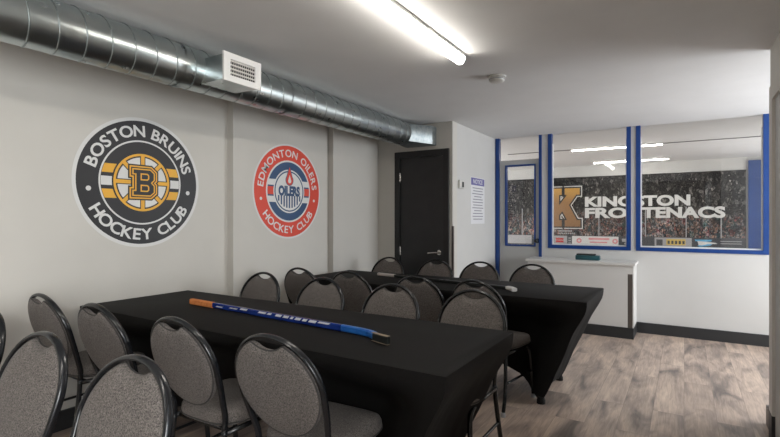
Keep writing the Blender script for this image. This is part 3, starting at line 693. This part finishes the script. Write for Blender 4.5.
# ------------------------------------------------------------------ chairs
def back_y(z): return -.180-max(0, z-.46)*.30
def make_chair(label):
    t = empty('banquet_chair', (0, 0, 0), label, 'chair', 'round-back banquet chairs')
    # arch of the back (tube), from seat level over the top and down again
    half = [(.168, .40), (.173, .46), (.184, .53), (.196, .61)]+[(.201*math.cos(a), .690+.190*math.sin(a)) for a in (0, .2, .4, .6, .8, 1.0, 1.2, 1.4)]
    pts = [(x, back_y(z), z) for x, z in half]+[(0, back_y(.880), .880)]+[(-x, back_y(z), z) for x, z in half[::-1]]
    autosmooth(link('back_frame', T(pts, .0095, 12, 4, depth=1.55), 'tube', t), 1.2)
    # padded round back with the hand-hold scoop
    zc, hw, hh = .682, .194, .190; n = 108; ring_ = []
    for k in range(n):
        a = 2*PI*k/n; c, s = math.cos(a), math.sin(a)
        x = hw*c; z = zc+hh*s
        if s < 0: x *= 1-.06*abs(s)
        if s > 0 and abs(x) < .072: z -= .040*(1-(x/.072)**2)**.8
        ring_.append((x, z))
    def pad(levels, flip):
        """levels: (scale, offset) from the rim to the middle"""
        return levels
    bm = bmesh.new(); R_ = []
    def add_ring(sc_, off):
        row = []
        for x, z in ring_:
            xx = x*sc_; zz = zc-.01+(z-zc+.01)*sc_; row.append(bm.verts.new((xx, back_y(zz)+off, zz)))
        return row
    seq = [(.0, .026), (.35, .025), (.65, .023), (.85, .019), (.95, .011), (.985, .003), (1.0, -.008), (.992, -.018), (.96, -.024), (.8, -.028), (.5, -.030), (.0, -.030)]
    prev = None
    for sc_, off in seq:
        if sc_ == 0:
            cur = bm.verts.new((0, back_y(zc-.01)+off, zc-.01))
        else: cur = add_ring(sc_, off)
        if prev is not None:
            for k in range(n):
                k1 = (k+1) % n
                if not isinstance(prev, list): bm.faces.new((prev, cur[k], cur[k1]))
                elif not isinstance(cur, list): bm.faces.new((prev[k], cur, prev[k1]))
                else: bm.faces.new((prev[k], cur[k], cur[k1], prev[k1]))
        prev = cur
    bmesh.ops.recalc_face_normals(bm, faces=bm.faces)
    bk = link('backrest', bm, 'fabric', t, smooth=True)
    bm = bmesh.new(); tube(bm, [(x*.992, back_y(z)-.018, zc+(z-zc)*.992) for x, z in ring_], .0032, 6, closed=True); link('piping', bm, 'piping', bk, smooth=True)
    # seat cushion
    out = []
    for k in range(56):
        a = 2*PI*k/56; c, s = math.cos(a), math.sin(a)
        x = .215*math.copysign(abs(c)**.55, c); y = .02+.208*math.copysign(abs(s)**.6, s)
        x *= 1-.10*(.5-.5*math.sin(max(-PI/2, min(PI/2, (y-.02)/.21*PI/2))))
        out.append((x, y))
    bm = bmesh.new(); prev = None
    for sc_, z in [(.0, .405), (.93, .405), (.985, .412), (1, .430), (.99, .450), (.955, .466), (.85, .476), (.6, .481), (0, .483)]:
        cur = bm.verts.new((0, .02, z)) if sc_ == 0 else [bm.verts.new((x*sc_, .02+(y-.02)*sc_, z-(.012*max(0, (y-.12)/.1)**2 if z > .44 else 0))) for x, y in out]
        if prev is not None:
            for k in range(56):
                k1 = (k+1) % 56
                if not isinstance(prev, list): bm.faces.new((prev, cur[k1], cur[k]))
                elif not isinstance(cur, list): bm.faces.new((prev[k], prev[k1], cur))
                else: bm.faces.new((prev[k], prev[k1], cur[k1], cur[k]))
        prev = cur
    bmesh.ops.recalc_face_normals(bm, faces=bm.faces)
    st = link('seat', bm, 'fabric', t, smooth=True)
    bm = bmesh.new(); tube(bm, [(x*1.0, .02+(y-.02)*1.0, .420) for x, y in out], .0032, 6, closed=True); link('piping', bm, 'piping', st, smooth=True)
    # legs
    for s in (-1, 1):
        l = link('leg', T([(s*.168, back_y(.405), .405), (s*.174, -.190, .30), (s*.184, -.215, .15), (s*.188, -.255, .012)], .0125, 10, 4), 'tube', t, smooth=True)
        link('glide', lathe([(.016, 0), (.016, .022), (.013, .03)], 12), 'glide', l).location = (s*.188, -.255, 0)
        l = link('leg', T([(s*.198, .205, .012), (s*.192, .190, .20), (s*.186, .178, .32), (s*.182, .160, .365), (s*.180, .115, .388)], .0125, 10, 4), 'tube', t, smooth=True)
        link('glide', lathe([(.016, 0), (.016, .022), (.013, .03)], 12), 'glide', l).location = (s*.198, .205, 0)
        link('stretcher', T([(s*.183, -.205, .20), (s*.187, 0, .20), (s*.192, .190, .20)], .008, 8, 3), 'tube', t, smooth=True)
    bm = bmesh.new()
    for s in (-1, 1): tube(bm, [(s*.180, .12, .389), (s*.179, -.03, .392), (s*.178, -.175, .392)], .0115, 8)
    tube(bm, [(-.180, .10, .390), (.180, .10, .390)], .010, 8); tube(bm, [(-.178, -.15, .392), (.178, -.15, .392)], .010, 8)
    link('seat_frame', bm, 'tube', t, smooth=True)
    return t
# (x of the back top, y of the back top, facing +1 = towards windows / -1 = towards viewpoint, label)
TOPY = .306
W_ = 'grey round-back chair '
chairs = [
    (-3.00, 1.18, 1, W_+'on the near side of the near table, leftmost, beside the left wall'),
    (-2.43, 1.18, 1, W_+'overlapping the near-left corner of the near table'),
    (-1.81, 1.19, 1, W_+'seen from behind, in front of the orange grip end of the stick'),
    (-1.25, 1.19, 1, W_+'seen from behind, nearest the blade end of the blue stick'),
    (-2.67, .86, -1, 'grey round-back chair cut off by the left edge, only its frame showing'),
    (-1.96, .79, -1, W_+'large in the bottom left corner of the photo'),
    (-1.385, .80, -1, W_+'at the bottom edge, second of the two closest ones facing the viewpoint'),
    (-2.75, 2.58, -1, W_+'across the near table, closest to the left wall'),
    (-2.14, 2.56, -1, W_+'across the near table, second from the left wall'),
    (-1.56, 2.55, -1, W_+'across the near table, behind the middle of the blue stick'),
    (-1.03, 2.58, -1, W_+'across the near table at its right end, facing the viewpoint'),
    (-2.76, 2.97, 1, W_+'backing onto the near table row, closest to the left wall'),
    (-2.24, 2.97, 1, W_+'seen from behind at the far table, second from left wall'),
    (-1.645, 2.98, 1, W_+'seen from behind at the far table, third from left wall'),
    (-1.20, 2.99, 1, W_+'at the far table right end, seat and legs in view'),
    (-2.70, 4.33, -1, W_+'behind the far table, leftmost, overlapping the black door edge'),
    (-2.14, 4.33, -1, W_+'behind the far table, in front of the black door handle'),
    (-1.665, 4.33, -1, W_+'behind the far table, in front of the blue door post'),
    (-1.17, 4.34, -1, W_+'behind the far table, rightmost, in front of the white ledge'),
]
proto = None
TURN = {14: -.14, 10: -.03, 4: .05, 5: .06, 6: .06, 3: .05, 2: .02}
for i, (x, y, f, lab) in enumerate(chairs):
    rz = (0 if f > 0 else PI)+TURN.get(i, random.uniform(-.03, .03))
    loc = (x-TOPY*math.sin(rz), y+TOPY*math.cos(rz), 0)
    if proto is None:
        proto = make_chair(lab); proto.location = loc; proto.rotation_euler = (0, 0, rz)
    else: dup(proto, loc, rz, lab)

# ------------------------------------------------------------------ hockey sticks
def rbox_path(bm, pts, w_, h_):
    """Rounded rectangular bar swept along points in the XY plane; w_ across, h_ high (functions of 0..1)."""
    rings = []; n = len(pts)
    for i, p in enumerate(pts):
        p = Vector(p); t_ = (Vector(pts[min(i+1, n-1)])-Vector(pts[max(i-1, 0)])).normalized(); s_ = Vector((-t_.y, t_.x, 0)).normalized(); up = Vector((0, 0, 1))
        q = i/(n-1); W = w_(q)/2; H = h_(q)/2; c_ = min(W, H)*.45; row = []
        for a, b in ((-W, -H+c_), (-W, H-c_), (-W+c_, H), (W-c_, H), (W, H-c_), (W, -H+c_), (W-c_, -H), (-W+c_, -H)):
            row.append(bm.verts.new(p+s_*a+up*b))
        rings.append(row)
    for a, b in zip(rings, rings[1:]):
        for k in range(8): bm.faces.new((a[k], a[(k+1) % 8], b[(k+1) % 8], b[k]))
    bm.faces.new(rings[0][::-1]); bm.faces.new(rings[-1]); bmesh.ops.recalc_face_normals(bm, faces=bm.faces); return bm
TZ = .754
A = Vector((-2.665, 1.885, TZ+.018)); Bp = Vector((-1.28, 1.800, TZ+.018)); dirn = (Bp-A).normalized(); side = Vector((-dirn.y, dirn.x, 0))
st = empty('hockey_stick', A, 'blue hockey stick with orange taped grip lying on the near table', 'hockey stick')
def S(d_, s_=0, z=0): return dirn*d_+side*s_+Vector((0, 0, z))
L_ = (Bp-A).length
cst = lambda v: (lambda q: v)
link('grip_tape', rbox_path(bmesh.new(), [S(0), S(.02), S(.15), S(.235)], lambda q: .030 if q < .2 else .027, cst(.036)), 'orange', st)
link('shaft', rbox_path(bmesh.new(), [S(.235), S(.6), S(1.27)], cst(.022), cst(.032)), 'stickblue', st)
link('throat', rbox_path(bmesh.new(), [S(1.27), S(1.34, -.001), S(1.40, -.004), S(1.45, -.013), S(1.49, -.030), S(1.52, -.052)], lambda q: .022+.012*q, lambda q: .032), 'sticksky', st)
link('blade', rbox_path(bmesh.new(), [S(1.505, -.058, .004), S(1.55, -.070, .004), S(1.60, -.080, .002)], cst(.016), cst(.034)), 'black_pl', st)
for z in (.0245, -.0105): link('blade_edge', rbox_path(bmesh.new(), [S(1.500, -.059, z-.002), S(1.55, -.071, z-.002), S(1.602, -.081, z-.002)], cst(.018), cst(.002)), 'wood', st)
def para(bm, d0, d1, s0, s1, skew, z):
    vs = [bm.verts.new(S(d, s, z)) for d, s in ((d0, s0), (d1, s0), (d1+skew, s1), (d0+skew, s1))]
    bm.faces.new(vs)
k_ = 0
for d0, d1, z0, z1 in ((.27, .33, -.004, .002), (.40, .43, .001, .007), (.435, .47, .001, .007), (.50, .56, .004, .014), (.66, .72, .004, .014), (.735, .765, .004, .014), (.80, .845, .002, .015), (.86, .90, .002, .015), (.915, .935, .002, .015), (.95, .99, .002, .015), (1.005, 1.035, .002, .015), (1.05, 1.10, .002, .015), (1.115, 1.19, .006, .015)):
    bm = bmesh.new()
    q = [bm.verts.new(S(d, y, z)) for d, y, z in ((d0, -.0116, z0), (d1, -.0116, z0), (d1+.014, -.0116, z1), (d0+.014, -.0116, z1), (d0, -.0110, z0), (d1, -.0110, z0), (d1+.014, -.0110, z1), (d0+.014, -.0110, z1))]
    for f in ((0, 1, 2, 3), (7, 6, 5, 4), (0, 4, 5, 1), (1, 5, 6, 2), (2, 6, 7, 3), (3, 7, 4, 0)): bm.faces.new([q[i] for i in f])
    link('white_print', bm, 'white_print', st)
# second stick on the far table
A = Vector((-2.50, 3.80, TZ+.013)); Bp = Vector((-1.06, 3.545, TZ+.013)); dirn = (Bp-A).normalized(); side = Vector((-dirn.y, dirn.x, 0))
st = empty('hockey_stick', A, 'dark hockey stick with white taped grip lying on the far table', 'hockey stick')
link('grip_tape', rbox_path(bmesh.new(), [S(0), S(.02), S(.1), S(.21)], lambda q: .034, cst(.027)), 'grip_white', st)
link('shaft', rbox_path(bmesh.new(), [S(.21), S(.6), S(1.25)], cst(.028), cst(.023)), 'black_pl', st)
link('throat', rbox_path(bmesh.new(), [S(1.25), S(1.32), S(1.38, -.01)], lambda q: .028+.012*q, cst(.024)), 'black_pl', st)
link('blade', rbox_path(bmesh.new(), [S(1.37, -.005, .002), S(1.41, -.025, .002), S(1.455, -.06, .0)], cst(.045), cst(.026)), 'plastic', st)
bm = bmesh.new()
for d0 in (.45, .5, .72, .78, 1.1):
    bm = bmesh.new(); para(bm, d0, d0+.035, -.004, .004, .01, .0122); link('white_print', bm, 'white_print', st)
